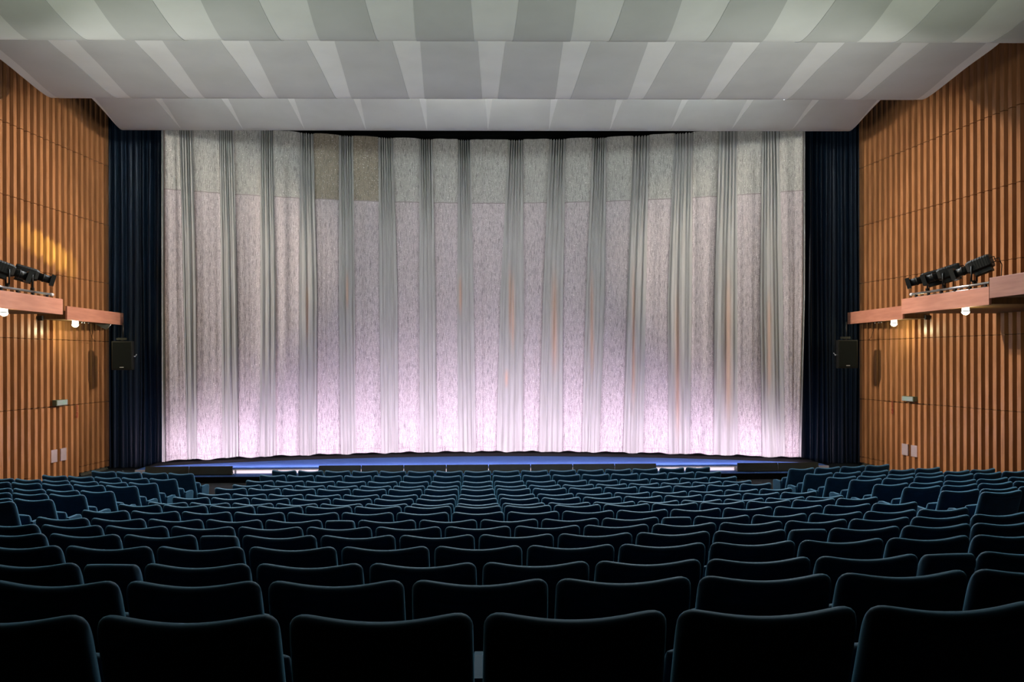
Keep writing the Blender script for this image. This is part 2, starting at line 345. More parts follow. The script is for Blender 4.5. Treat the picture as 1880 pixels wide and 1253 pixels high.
# dark louvred grilles where the walls meet the floor by the stage
for nm, xf, sgn, ya, yb in (('baseboard_left', xl, 1, 24.5, 25.98), ('baseboard_right', xr, -1, 24.3, 25.75)):
    bm = bmesh.new()
    for i in range(3):
        z = .012 + i * .03
        a = [(xf(ya) + sgn * (.10 - .02 * i), ya, z), (xf(yb) + sgn * (.10 - .02 * i), yb, z)]
        lo = [bm.verts.new(p) for p in a]; hi = [bm.verts.new((p[0] - sgn * .03, p[1], p[2] + .02)) for p in a]
        l2 = [bm.verts.new((p[0], p[1], p[2] + .008)) for p in a]; h2 = [bm.verts.new((p[0] - sgn * .03, p[1], p[2] + .028)) for p in a]
        bm.faces.new((lo[0], lo[1], hi[1], hi[0])); bm.faces.new((l2[0], l2[1], h2[1], h2[0])); bm.faces.new((lo[0], lo[1], l2[1], l2[0])); bm.faces.new((hi[0], hi[1], h2[1], h2[0]))
    tag(link(nm, bm, noise_color(mat('grille_metal', (.1, .1, .08), .5), (.06, .06, .05), (.1, .1, .08), 10)), kind='structure')
# walls behind the stage and behind the camera, side returns, roof
bm = bmesh.new(); box(bm, -13.5, 14, 28.7, 28.85, -.6, 11.9); tag(link('wall_back', bm, BLACK), kind='structure')
bm = bmesh.new(); box(bm, -14.5, 15.5, -7.15, -7.0, -.6, 11.9); tag(link('wall_front', bm, BACKWOOD), kind='structure')
bm = bmesh.new(); box(bm, -13.5, -13.4, 26.0, 28.7, -.6, 11.9); tag(link('wall_left', bm, BLACK), kind='structure')
bm = bmesh.new(); box(bm, 14.0, 14.1, 25.8, 28.7, -.6, 11.9); tag(link('wall_right', bm, BLACK), kind='structure')
bm = bmesh.new(); box(bm, -13.5, xl(26) - .15, 26.0, 26.1, -.6, 11.9); tag(link('wall_left', bm, BLACK), kind='structure')
bm = bmesh.new(); box(bm, xr(25.8) + .15, 14.1, 25.8, 25.9, -.6, 11.9); tag(link('wall_right', bm, BLACK), kind='structure')
bm = bmesh.new(); box(bm, -15, 16, -7.2, 28.9, 11.9, 12.05); tag(link('ceiling', bm, BLACK), kind='structure')

# ------------------------------------------------------------------ the waved ceiling
T1 = [(4.0, 8.3), (6.0, 7.8), (9.0, 7.0), (11.5, 6.3), (13.2, 5.92), (14.25, 5.71), (14.8, 5.61), (15.25, 5.56), (15.55, 5.555), (15.75, 5.59), (15.97, 5.68), (16.15, 5.82), (16.28, 6.05), (16.33, 6.5), (16.34, 8.6)]
T2 = [(17.3, 8.6), (17.32, 6.7), (17.38, 6.45), (17.55, 6.30), (17.9, 6.235), (18.8, 6.175), (19.5, 6.105), (20.1, 6.045), (20.5, 6.02), (20.75, 6.035), (20.95, 6.09), (21.12, 6.19), (21.24, 6.36), (21.3, 6.7), (21.31, 8.6)]
T3 = [(22.2, 8.6), (22.22, 7.2), (22.28, 6.9), (22.45, 6.76), (22.8, 6.68), (23.4, 6.585), (23.9, 6.49), (24.3, 6.405), (24.6, 6.355), (24.8, 6.345), (24.98, 6.375), (25.12, 6.45), (25.22, 6.6), (25.27, 7.0), (25.28, 8.6)]
def smooth_profile(P, n=5):
    out = []
    for i in range(len(P) - 1):
        p0 = P[max(i - 1, 0)]; p1 = P[i]; p2 = P[i + 1]; p3 = P[min(i + 2, len(P) - 1)]
        for j in range(n):
            t = j / n
            out.append(tuple(.5 * (2 * p1[c] + (p2[c] - p0[c]) * t + (2 * p0[c] - 5 * p1[c] + 4 * p2[c] - p3[c]) * t * t + (3 * p1[c] - p0[c] - 3 * p2[c] + p3[c]) * t ** 3) for c in (0, 1)))
    out.append(P[-1]); return out
XC, PIT = 0.27, 1.68
def dark_w(tier, s):
    if tier == 3:
        return min(1.675, 1.49 + (s - 22.8) * 0.092)
    return 0.0640 * s
def tilt(x, s): return s - 0.020 * x
bm = bmesh.new()
for ti, prof in ((1, T1), (2, T2), (3, T3)):
    P = smooth_profile(prof)
    x0, x1 = -9.81, 10.35
    if ti == 1: x0, x1 = -12.6 + 0, 13.2
    nx = 24
    rows_ = [[bm.verts.new((x0 + (x1 - x0) * i / nx, tilt(x0 + (x1 - x0) * i / nx, s), z + CAMZ)) for i in range(nx + 1)] for s, z in P]
    for a, b in zip(rows_, rows_[1:]):
        for i in range(nx):
            f = bm.faces.new((a[i], a[i + 1], b[i + 1], b[i])); f.smooth = True
    # hanging grey panels, a little proud of the pale shell
    n0, n1 = (-6, 6) if ti > 1 else (-8, 8)
    # outward normals of the profile in the s-z plane
    nrm = []
    for i in range(len(P)):
        a = P[max(i - 1, 0)]; b = P[min(i + 1, len(P) - 1)]
        ds, dz = b[0] - a[0], b[1] - a[1]; l = math.hypot(ds, dz) or 1
        nrm.append((dz / l, -ds / l))
    for n in range(n0, n1):
        xc = XC + PIT / 2 + PIT * n
        if ti == 1 and not (-12.3 < xc < 12.9): continue
        secs = []
        for (s, z), (ns, nz) in zip(P, nrm):
            hw = dark_w(ti, s) / 2
            off = 0.006
            row = []
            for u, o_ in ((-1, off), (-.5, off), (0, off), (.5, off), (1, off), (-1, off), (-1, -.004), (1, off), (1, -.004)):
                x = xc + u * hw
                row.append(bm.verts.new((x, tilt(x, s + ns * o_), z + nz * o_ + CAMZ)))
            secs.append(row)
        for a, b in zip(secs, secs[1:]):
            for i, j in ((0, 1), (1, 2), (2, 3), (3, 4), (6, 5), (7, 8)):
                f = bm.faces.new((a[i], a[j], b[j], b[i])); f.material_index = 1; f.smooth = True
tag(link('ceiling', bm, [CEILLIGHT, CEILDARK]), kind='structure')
# black soffit closing the gap over the stage
bm = bmesh.new(); box(bm, -10.6, 11.1, 25.4, 28.7, 10.3, 10.45); tag(link('ceiling', bm, BLACK), kind='structure')

# ================================================================== STAGE CURTAIN
STR = [((-8.8, -8.42), (-8.81, -8.34), (-8.79, -8.25)), ((-8.11, -7.43), (-8.03, -7.4), (-8.02, -7.37)), ((-7.07, -6.37), (-6.99, -6.37), (-6.96, -6.4)), ((-6.01, -5.28), (-5.95, -5.31), (-5.97, -5.3)), ((-4.9, -4.18), (-4.81, -4.19), (-4.84, -4.14)), ((-3.76, -3.03), (-3.73, -3.01), (-3.7, -2.96)), ((-2.58, -1.8), (-2.46, -1.81), (-2.45, -1.8)), ((-1.39, -0.62), (-1.31, -0.66), (-1.28, -0.64)), ((-0.23, 0.92), (-0.15, 0.66), (-0.09, 0.54)), ((1.38, 2.18), (1.39, 1.97), (1.33, 1.83)), ((2.68, 3.47), (2.58, 3.27), (2.55, 3.13)), ((3.9, 4.66), (3.84, 4.5), (3.65, 4.36)), ((5.14, 5.85), (5.04, 5.66), (4.95, 5.67)), ((6.37, 7.08), (6.34, 6.95), (6.27, 6.92)), ((7.57, 8.22), (7.57, 8.16), (7.57, 8.2)), ((8.65, 9.25), (8.74, 9.23), (8.78, 9.13))]
CZ0, CZ1 = 0.305, 9.87
ZT, ZM, ZB = 9.8, 4.95, 0.36
SEAMZ = 7.92
def bx(tri, i, z):                                  # x of a strip edge at height z
    t, mdl, b = tri[0][i], tri[1][i], tri[2][i]
    if z > ZM: k = (z - ZM) / (ZT - ZM); return mdl + (t - mdl) * k
    k = (z - ZB) / (ZM - ZB); return b + (mdl - b) * k
def curtain_mats():
    # gathered satin between the glitter strips
    f = mat('curtain_satin', (.5, .5, .5), .5, spec=.3)
    nt = f.node_tree; N = nt.nodes; L = nt.links; p = N['Principled BSDF']
    at = N.new('ShaderNodeAttribute'); at.attribute_name = 'streak'
    mx = N.new('ShaderNodeMix'); mx.data_type = 'RGBA'
    mx.inputs['A'].default_value = (.44, .44, .43, 1); mx.inputs['B'].default_value = (.62, .36, .24, 1)
    tc = N.new('ShaderNodeTexCoord'); mp = N.new('ShaderNodeMapping'); mp.inputs['Scale'].default_value = (9, 9, .35)
    no = N.new('ShaderNodeTexNoise'); no.inputs['Scale'].default_value = 3; no.inputs['Detail'].default_value = 5
    mm = N.new('ShaderNodeMix'); mm.data_type = 'RGBA'; mm.blend_type = 'MULTIPLY'; mm.inputs['Factor'].default_value = 1
    cr = N.new('ShaderNodeValToRGB'); cr.color_ramp.elements[0].position = .3; cr.color_ramp.elements[0].color = (.74, .75, .73, 1)
    cr.color_ramp.elements[1].position = .7; cr.color_ramp.elements[1].color = (1, 1, 1, 1)
    L.new(tc.outputs['Object'], mp.inputs[0]); L.new(mp.outputs[0], no.inputs['Vector']); L.new(no.outputs['Fac'], cr.inputs[0])
    L.new(at.outputs['Fac'], mx.inputs['Factor']); L.new(mx.outputs['Result'], mm.inputs['A']); L.new(cr.outputs[0], mm.inputs['B'])
    L.new(mm.outputs['Result'], p.inputs['Base Color'])
    def glitter(name, tint, dim):
        g = mat(name, tint, .7, .15, spec=.4)
        nt = g.node_tree; N = nt.nodes; L = nt.links; p = N['Principled BSDF']
        tc = N.new('ShaderNodeTexCoord')
        def nz(scale, st, det=3):
            mp = N.new('ShaderNodeMapping'); mp.inputs['Scale'].default_value = st
            n = N.new('ShaderNodeTexNoise'); n.inputs['Scale'].default_value = scale; n.inputs['Detail'].default_value = det
            L.new(tc.outputs['Object'], mp.inputs[0]); L.new(mp.outputs[0], n.inputs['Vector']); return n
        def ramp(src, a, ca, b, cb):
            r = N.new('ShaderNodeValToRGB'); r.color_ramp.elements[0].position = a; r.color_ramp.elements[0].color = (*ca, 1)
            r.color_ramp.elements[1].position = b; r.color_ramp.elements[1].color = (*cb, 1); L.new(src.outputs['Fac'], r.inputs[0]); return r
        d1 = ramp(nz(1.0, (75, 75, 5.5)), .36, (.50, .50, .50), .50, (1, 1, 1))           # fine upright dark dashes
        d2 = ramp(nz(1.0, (95, 95, 70), 2), .36, (.66, .66, .66), .64, (1.15, 1.15, 1.15)) # weave speckle
        d3 = ramp(nz(1.0, (44, 44, 44), 4), .64, (0, 0, 0), .68, (1, 1, 1))                # sequin glints painted into the colour as near-white specks
        base = N.new('ShaderNodeMix'); base.data_type = 'RGBA'; base.blend_type = 'MULTIPLY'; base.inputs['Factor'].default_value = 1
        base.inputs['A'].default_value = (*[c * dim for c in tint], 1); L.new(d1.outputs[0], base.inputs['B'])
        b2 = N.new('ShaderNodeMix'); b2.data_type = 'RGBA'; b2.blend_type = 'MULTIPLY'; b2.inputs['Factor'].default_value = 1
        L.new(base.outputs['Result'], b2.inputs['A']); L.new(d2.outputs[0], b2.inputs['B'])
        b3 = N.new('ShaderNodeMix'); b3.data_type = 'RGBA'; b3.inputs['B'].default_value = (.95, .93, .92, 1)
        L.new(d3.outputs[0], b3.inputs['Factor']); L.new(b2.outputs['Result'], b3.inputs['A'])
        L.new(b3.outputs['Result'], p.inputs['Base Color'])
        bp = N.new('ShaderNodeBump'); bp.inputs['Strength'].default_value = .15; bp.inputs['Distance'].default_value = .01
        L.new(d2.outputs[0], bp.inputs['Height']); L.new(bp.outputs[0], p.inputs['Normal'])
        return g
    return f, glitter('glitter_cloth_pink', (.57, .52, .535), 1.0), glitter('glitter_cloth_grey', (.48, .48, .45), 1.0), glitter('glitter_cloth_beige', (.30, .265, .205), 1.0)
SATIN, GPINK, GGREY, GBEIGE = curtain_mats()
HEMT = mat('hem_stitching', (.34, .28, .30), .8)
SEAM = mat('seam_thread', (.25, .22, .22), .8)
STREAKS = [(-0.66 + .1, 5.1, .9, .05), (.62 + .35, 4.9, 1.6, .05), (1.05, 4.6, 1.8, .05), (2.32, 4.3, 2.3, .09), (3.45, 4.2, 2.4, .05), (4.68, 3.8, 3.0, .05), (5.93, 3.0, 3.2, .07), (7.33, 3.5, 3.2, .08), (8.40, 3.6, 2.2, .05), (-5.1, 4.6, 1.3, .04), (-3.95, 5.2, .8, .04), (.85, 2.55, .35, .05)]  # upright orange streaks mixed into the satin colour
crt = empty('stage_curtain', (0, 27.5, CZ0))
tag(crt, 'tall pale stage curtain of glitter strips and grey gathered satin', 'curtain')
zs = [CZ0 + (CZ1 - CZ0) * i / 60 for i in range(61)]
def hem(x): return 0.018 * math.sin(x * 5.1) + 0.012 * math.sin(x * 11.7 + 1)
# gathered satin sections
edgesx = [(-8.98, -8.98, -8.98)] + [None] * 0
satin = bmesh.new(); st_layer = satin.verts.layers.float.new('streak')
rnd = random.Random(3)
secs = []
for i in range(len(STR) + 1):
    L_ = (lambda z, i=i: bx(STR[i - 1], 1, z)) if i > 0 else (lambda z: -8.86)
    R_ = (lambda z, i=i: bx(STR[i], 0, z)) if i < len(STR) else (lambda z: bx(STR[-1], 1, z) + .05)
    secs.append((L_, R_))
for i, (L_, R_) in enumerate(secs):
    nc = 34 if 0 < i < len(STR) else 3
    k1 = rnd.uniform(5.0, 7.0); ph1 = rnd.uniform(0, 6); k2 = rnd.uniform(1.6, 2.6); ph2 = rnd.uniform(0, 6)
    k3 = rnd.uniform(9, 13); skew = rnd.uniform(-.25, .25)
    grid = []
    for z in zs:
        top = max(0, (z - 6.6) / 3.3); h = (z - CZ0) / (CZ1 - CZ0)
        row = []
        for c in range(nc + 1):
            u = c / nc
            x = L_(z) + (R_(z) - L_(z)) * u
            uu = u + skew * (h - .5) * .4 * math.sin(math.pi * u)
            d = 0.030 + 0.040 * math.sin(2 * math.pi * k2 * uu + ph2) * (1 - .45 * h) + (0.010 + 0.085 * top) * math.sin(2 * math.pi * k1 * uu + ph1 + .3 * math.sin(h * 5)) + (.003 + .012 * top) * math.sin(2 * math.pi * k3 * uu)
            d += .05 * top ** 1.4 - .05 * max(0, 1 - h / .18)
            d *= min(1, 5 * u + .15, 5 * (1 - u) + .15)
            zz = z + (hem(x) * max(0, 1 - (z - CZ0) / .5))
            v = satin.verts.new((x, cur_y(x) + d - 27.5, zz - CZ0))
            s = 0
            for (sx, sz, sl, sw) in STREAKS:
                e = ((x - sx) / sw) ** 2 + ((z - sz) / (sl * .62)) ** 4
                s = max(s, math.exp(-e) * .62)
            v[st_layer] = s
            row.append(v)
        grid.append(row)
    for a, b in zip(grid, grid[1:]):
        for c in range(nc):
            f = satin.faces.new((a[c], a[c + 1], b[c + 1], b[c])); f.smooth = True
o = link('gathered_satin', satin, SATIN, crt, smooth=True); o['label'] = 'grey satin gathered between the glitter strips'
# glitter strips
for i, tri in enumerate(STR):
    bm = bmesh.new(); rr = random.Random(20 + i)
    a1, a2 = rr.uniform(.010, .028), rr.uniform(.004, .010); k1, k2 = rr.uniform(.7, 1.6), rr.uniform(2.5, 4.5); p1, p2 = rr.uniform(0, 6), rr.uniform(0, 6)
    nc = 22
    zz_ = sorted(set(zs + [SEAMZ - .012, SEAMZ + .012, CZ0 + .125, CZ0 + .137]))
    grid = []
    for z in zz_:
        h = (z - CZ0) / (CZ1 - CZ0); row = []
        for c in range(nc + 1):
            u = c / nc; x = bx(tri, 0, z) + (bx(tri, 1, z) - bx(tri, 0, z)) * u
            d = -.035 + a1 * math.sin(2 * math.pi * k1 * u + p1 + 1.2 * h) + a2 * math.sin(2 * math.pi * k2 * u + p2 - 2 * h) * (1.2 - h)
            d += .05 * (2 * abs(u - .5)) ** 8
            d -= .03 * max(0, (z - 6.6) / 3.3)
            if i == 8:                              # the middle strip hangs in a deep pleat and a few swags
                d += .05 * math.exp(-((u - .28) / .05) ** 2)
                q = (u - .62) / .3
                for zc, am in ((8.75, .035), (8.2, .045), (7.55, .05), (6.9, .03), (6.2, .02)):
                    d += am * math.exp(-((z - zc + .75 * abs(q)) / .09) ** 2) * math.exp(-(q / 1.0) ** 4)
            v = bm.verts.new((x, cur_y(x) + d - 27.5, z + hem(x) * max(0, 1 - (z - CZ0) / .5) - CZ0))
            row.append(v)
        grid.append(row)
    for a, b, z in zip(grid, grid[1:], zz_):
        mi = 3 if abs(z - CZ0 - .125) < .004 else (0 if z < SEAMZ - .013 else (2 if z < SEAMZ + .011 else 1))
        for c in range(nc):
            f = bm.faces.new((a[c], a[c + 1], b[c + 1], b[c])); f.smooth = True; f.material_index = mi
    up_m = GBEIGE if i in (4, 5) else GGREY
    o = link('glitter_strip', bm, [GPINK, up_m, SEAM, HEMT], crt)
    if i in (4, 5): o['label'] = 'glitter strip with a beige-brown upper length'
    if i == 8: o['label'] = 'wider glitter strip with swag-like creases'

# dark blue side drapes
def side_drape(name, xa, xb, label, seed):
    rr = random.Random(seed); bm = bmesh.new(); n = 150
    root = empty(name, ((xa + xb) / 2, 26.25, 0.02))
    folds = []; x = 0
    while x < 1: folds.append(x); x += rr.uniform(.045, .11)
    amps = [rr.uniform(.02, .11) for _ in folds]
    prof = []
    for c in range(n + 1):
        u = c / n
        k = max(i for i, f in enumerate(folds) if f <= u + 1e-9)
        f0 = folds[k]; f1 = folds[k + 1] if k + 1 < len(folds) else 1.0
        t = (u - f0) / max(f1 - f0, .01)
        prof.append(amps[k] * math.sin(math.pi * min(max(t, 0), 1)) ** .8 * 2.0)
    grid = []
    for j in range(25):
        z = .02 + 10.2 * j / 24; row = []
        for c in range(n + 1):
            u = c / n; x = xa + (xb - xa) * u + .03 * math.sin(u * 20 + j * .12) * (1 - j / 24)
            y = 26.40 - prof[c] + .02 * math.sin(j * .3 + u * 9)
            row.append(bm.verts.new((x - root.location.x, y - 26.25, z - .02)))
        grid.append(row)
    for a, b in zip(grid, grid[1:]):
        for c in range(n): f = bm.faces.new((a[c], a[c + 1], b[c + 1], b[c])); f.smooth = True
    link('drape_cloth', bm, DRAPE, root)
    bm = bmesh.new(); cyl(bm, (xa - root.location.x, 0.03, 10.2), (xb - root.location.x, 0.03, 10.2), .03)
    link('curtain_rail', bm, BLACKMETAL, root)
    return tag(root, label, 'drape', 'dark side drapes beside the stage curtain')
side_drape('side_drape', -10.95, -9.0, 'dark blue velvet drape between left slatted wall and pale curtain', 5)
side_drape('side_drape', 9.40, 11.45, 'dark blue velvet drape between pale curtain and right slatted wall', 11)

# ================================================================== FOOTLIGHTS
def shield_mesh(wd):
    bm = bmesh.new(); h = .225; t = .006
    prof = [(0.0, 0), (-.02, .02), (.035, h), (.05, h + .004), (.052, h - .006), (.03, .03), (.17, .012), (.17, 0)]
    a = [bm.verts.new((0, y, z)) for y, z in prof]; b = [bm.verts.new((wd, y, z)) for y, z in prof]
    n = len(prof)
    for i in range(n): bm.faces.new((a[i], b[i], b[(i + 1) % n], a[(i + 1) % n]))
    bm.faces.new(a); bm.faces.new(b[::-1])
    return bm
def cheek_mesh():
    bm = bmesh.new(); q = [(-.015, .012), (.04, .22), (.06, .2), (.15, .03), (.15, .012)]
    a = [bm.verts.new((0, y, z)) for y, z in q]; b = [bm.verts.new((.006, y, z)) for y, z in q]
    for i in range(5): bm.faces.new((a[i], b[i], b[(i + 1) % 5], a[(i + 1) % 5]))
    bm.faces.new(a); bm.faces.new(b[::-1]); return bm
ORD = ['first', 'second', 'third', 'fourth', 'fifth', 'sixth', 'seventh', 'eighth', 'ninth', 'tenth', 'eleventh', 'twelfth', 'thirteenth', 'fourteenth', 'fifteenth', 'sixteenth', 'seventeenth', 'eighteenth']
def shields(xa, xb, n, lab):
    wd = (xb - xa) / n
    for i in range(n):
        r = empty('footlight_shield', (xa + wd * i + .008, 23.40, STZ0 + .0005))
        link('shield_plate', shield_mesh(wd - .016), SHIELD, r)
        for xx in (.02, wd - .045): c = link('end_cheek', cheek_mesh(), SHIELD, r, loc=(xx, .035, .01))
        tag(r, lab(i), 'footlight shield', 'black footlight shields along the stage edge')
shields(-8.60, -6.36, 2, lambda i: 'black footlight shield on the stage step, ' + ('leftmost, beside the left blue drape' if i == 0 else 'right one of the left pair'))
shields(-4.16, 4.66, 8, lambda i: 'black footlight shield in the long centre run, %s from the left' % ORD[i])
shields(6.80, 8.98, 2, lambda i: 'black footlight shield on the stage step, ' + ('left one of the right pair' if i == 0 else 'rightmost, beside the right blue drape'))
def batten(x, wd, label, group):
    r = empty('footlight_batten', (x, 23.655, STZ0 + .001))
    bm = bmesh.new(); box(bm, 0, wd, -.012, .012, 0, .10)
    link('channel', bm, WHITEP, r)
    for z in (.03, .075):
        bm = bmesh.new(); cyl(bm, (.01, -.028, z), (wd - .01, -.028, z), .015, n=10); link('tube', bm, TUBE, r)
    tag(r, label, 'footlight', group)
for x, lab in ((-6.33, 'white lit footlight tubes beside the left pair of black shields'), (-5.25, 'white lit footlight tubes left of the long centre run of shields'),
               (4.68, 'white lit footlight tubes right of the long centre run of shields'), (5.74, 'white lit footlight tubes beside the right pair of black shields')):
    batten(x, 1.05, lab, None)
for x in [-8.55, -7.45] + [-4.1 + i * 1.1 for i in range(8)] + [6.84, 7.92]:
    batten(x, 1.08, 'white footlight tubes tucked behind black shields at the stage edge', 'footlight tubes behind the shields')

# ================================================================== GALLERY LEDGES
ZL0, ZL1 = CAMZ + 1.0, CAMZ + 1.34
def ledge(xface, ya, yb, side, label):
    sgn = 1 if side < 0 else -1
    xf = xl if side < 0 else xr
    r = empty('gallery_ledge', (xface, ya, ZL0))
    def pt(x, y, z): return (x - xface, y - ya, z - ZL0)
    bm = bmesh.new()
    x0, x1 = xface, xface - sgn * .05
    box(bm, *sorted((x0 - xface, x1 - xface)), 0, yb - ya, 0, ZL1 - ZL0); bevel(bm, .006, 2)
    link('front_fascia', bm, LEDGEWOOD, r)
    bm = bmesh.new()
    def bk(y): return xf(y) + sgn * .103
    y0, y1 = ya + .01, yb - .01
    q = [(x1, y0), (x1, y1), (bk(y1), y1), (bk(y0), y0)]
    lo = [bm.verts.new(pt(x, y, ZL0 + .015)) for x, y in q]; hi = [bm.verts.new(pt(x, y, ZL1 - .12)) for x, y in q]
    bm.faces.new(lo[::-1]); bm.faces.new(hi)
    for i in range(4): bm.faces.new((lo[i], lo[(i + 1) % 4], hi[(i + 1) % 4], hi[i]))
    link('deck', bm, BACKWOOD, r)
    bm = bmesh.new(); xb = bk(ya + .06) + sgn * .01
    box(bm, *sorted((xb - xface, xb + sgn * .13 - xface)), -.06, .008, -.02, .10); bevel(bm, .008, 1)
    link('end_bracket', bm, BLACKMETAL, r)
    return tag(r, label, 'gallery ledge', None)
ledge(-10.13, 22.47, 25.98, -1, 'short salmon wooden ledge at the stage end of left slatted wall')
ledge(-9.10, 16.44, 19.98, -1, 'salmon wooden ledge carrying lanterns on the left slatted wall')
ledge(-8.05, 10.9, 14.65, -1, 'wooden ledge on left wall, outside the left edge of the picture')
ledge(10.74, 22.38, 25.78, 1, 'short salmon wooden ledge at the stage end of right slatted wall')
ledge(9.53, 16.44, 19.91, 1, 'salmon wooden ledge carrying three lanterns on the right slatted wall')
ledge(8.50, 10.9, 14.65, 1, 'salmon wooden ledge cut by the right edge of the picture')

def opal(x, y, label):
    r = empty('opal_lamp', (x, y, ZL0 + .0135))
    k = 1.0 if y < 20 else 1.12
    bm = bmesh.new(); cyl(bm, (0, 0, 0), (0, 0, -.07 * k), .066 * k, .07 * k, n=20); link('glass_collar', bm, GLOBE, r)
    bm = bmesh.new(); cyl(bm, (0, 0, -.07 * k), (0, 0, -.086 * k), .058 * k, n=20); link('dark_band', bm, BLACKMETAL, r)
    bm = bmesh.new(); prev = None; n = 20
    for j in range(7):
        t = j / 6 * math.pi / 2; rr = max(.078 * math.cos(t), .003) * k; z = -.086 * k - .068 * k * math.sin(t)
        ring = [bm.verts.new((rr * math.cos(2 * math.pi * i / n), rr * math.sin(2 * math.pi * i / n), z)) for i in range(n)]
        if prev:
            for i in range(n): bm.faces.new((prev[i], prev[(i + 1) % n], ring[(i + 1) % n], ring[i]))
        else: bm.faces.new(ring)
        prev = ring
    bm.faces.new(prev)
    link('glass_bowl', bm, GLOBE, r, smooth=True)
    light('opal_lamp_light', 'POINT', (x, y, ZL0 - .26), (x, y, 0), 16, (1.0, .95, .55), .08)
    tag(r, label, 'lamp', 'lit opal lamps under the gallery ledges')
opal(-9.225, 17.78, 'lit opal lamp under the left lantern ledge, at the picture edge')
opal(-10.285, 23.26, 'lit opal lamp under the short left ledge near the stage')
opal(10.895, 23.18, 'lit opal lamp under the short right ledge near the stage')
opal(9.66, 17.48, 'lit opal lamp under the right ledge below the three lanterns')

# pipes that carry the lanterns
def rail(x, ya, yb, label):
    z = ZL1 + .11
    r = empty('lantern_rail', (x, ya, ZL1 - .117))
    bm = bmesh.new(); cyl(bm, (0, 0, z - ZL1 + .117), (0, yb - ya, z - ZL1 + .117), .026, n=14); link('pipe', bm, CHROME, r)
    bm = bmesh.new(); cyl(bm, (.0, .1, z - ZL1 + .04), (.0, yb - ya - .1, z - ZL1 + .04), .013, n=10); link('lower_pipe', bm, CHROME, r)
    n = 6
    for i in range(n):
        yy = .15 + (yb - ya - .3) * i / (n - 1)
        bm = bmesh.new(); box(bm, -.02, .02, yy - .03, yy + .03, 0, z - ZL1 + .10); link('rail_post', bm, BLACKMETAL, r)
    bm = bmesh.new(); cyl(bm, (0, yb - ya, z - ZL1 + .117), (0, yb - ya + .10, z - ZL1 + .117), .034, n=14); link('end_cap', bm, WHITEP, r)
    tag(r, label, 'rail')
    return z
RZ = rail(-9.40, 16.6, 20.05, 'bright steel lantern pipe on top of the left wooden ledge')
rail(9.79, 16.85, 19.9, 'bright steel lantern pipe on top of the right wooden ledge')

# ================================================================== STAGE LANTERNS
def make_lantern():
    r = empty('stage_lantern')
    head = bmesh.new()
    Mh = Matrix.Identity(4)
    # axis +Y; pivot at the origin
    def prism(bm, sec0, sec1, y0, y1):
        a = [bm.verts.new((x, y0, z)) for x, z in sec0]; b = [bm.verts.new((x, y1, z)) for x, z in sec1]
        n = len(a)
        for i in range(n): bm.faces.new((a[i], a[(i + 1) % n], b[(i + 1) % n], b[i]))
        bm.faces.new(a[::-1]); bm.faces.new(b)
    def octo(w_, h_, c=.3, dz=0): 
        return [(w_ * s, h_ * t + dz) for s, t in ((1, 1 - c), (1 - c, 1), (-1 + c, 1), (-1, 1 - c), (-1, -1 + c), (-1 + c, -1), (1 - c, -1), (1, -1 + c))]
    prism(head, octo(.115, .115), octo(.125, .125), -.34, -.30)
    prism(head, octo(.125, .125), octo(.125, .125), -.30, .06)
    prism(head, octo(.125, .125), octo(.10, .10), .06, .12)
    for i in range(6): prism(head, octo(.132, .132), octo(.132, .132), -.27 + i * .05, -.262 + i * .05)
    hd = link('lamp_housing', head, BLACKMETAL, r)
    lb = bmesh.new(); prism(lb, octo(.075, .05, .2, -.155), octo(.075, .05, .2, -.155), -.30, .02); link('ballast_box', lb, BLACKMETAL, r)
    bb = bmesh.new(); cyl(bb, (0, .12, 0), (0, .36, 0), .082, n=18); cyl(bb, (0, .20, 0), (0, .23, 0), .092, n=18); link('lens_tube', bb, BLACKMETAL, r)
    ff = bmesh.new()
    for (a, b, c, d) in ((-.115, -.095, -.115, .115), (.095, .115, -.115, .115), (-.095, .095, -.115, -.095), (-.095, .095, .095, .115)):
        box(ff, a, b, .355, .44, c, d)
    box(ff, -.112, .112, .352, .36, -.112, .112)
    link('colour_frame', ff, BLACKMETAL, r)
    le = bmesh.new(); cyl(le, (0, .36, 0), (0, .366, 0), .078, n=18); link('lens', le, LENS, r)
    kn = bmesh.new(); cyl(kn, (-.155, 0, 0), (.155, 0, 0), .022, n=10); link('pivot_knob', kn, BLACKMETAL, r)
    hn = bmesh.new(); tube(hn, [(0, -.34, .05), (0, -.40, .05), (0, -.40, -.05), (0, -.34, -.05)], .008); link('rear_handle', hn, BLACKMETAL, r)
    return r
def copy_tree(o, parent=None):
    c = o.copy(); COL.objects.link(c); c.parent = parent
    for ch in list(o.children): copy_tree(ch, c)
    return c
proto_lantern = make_lantern(); used_l = []
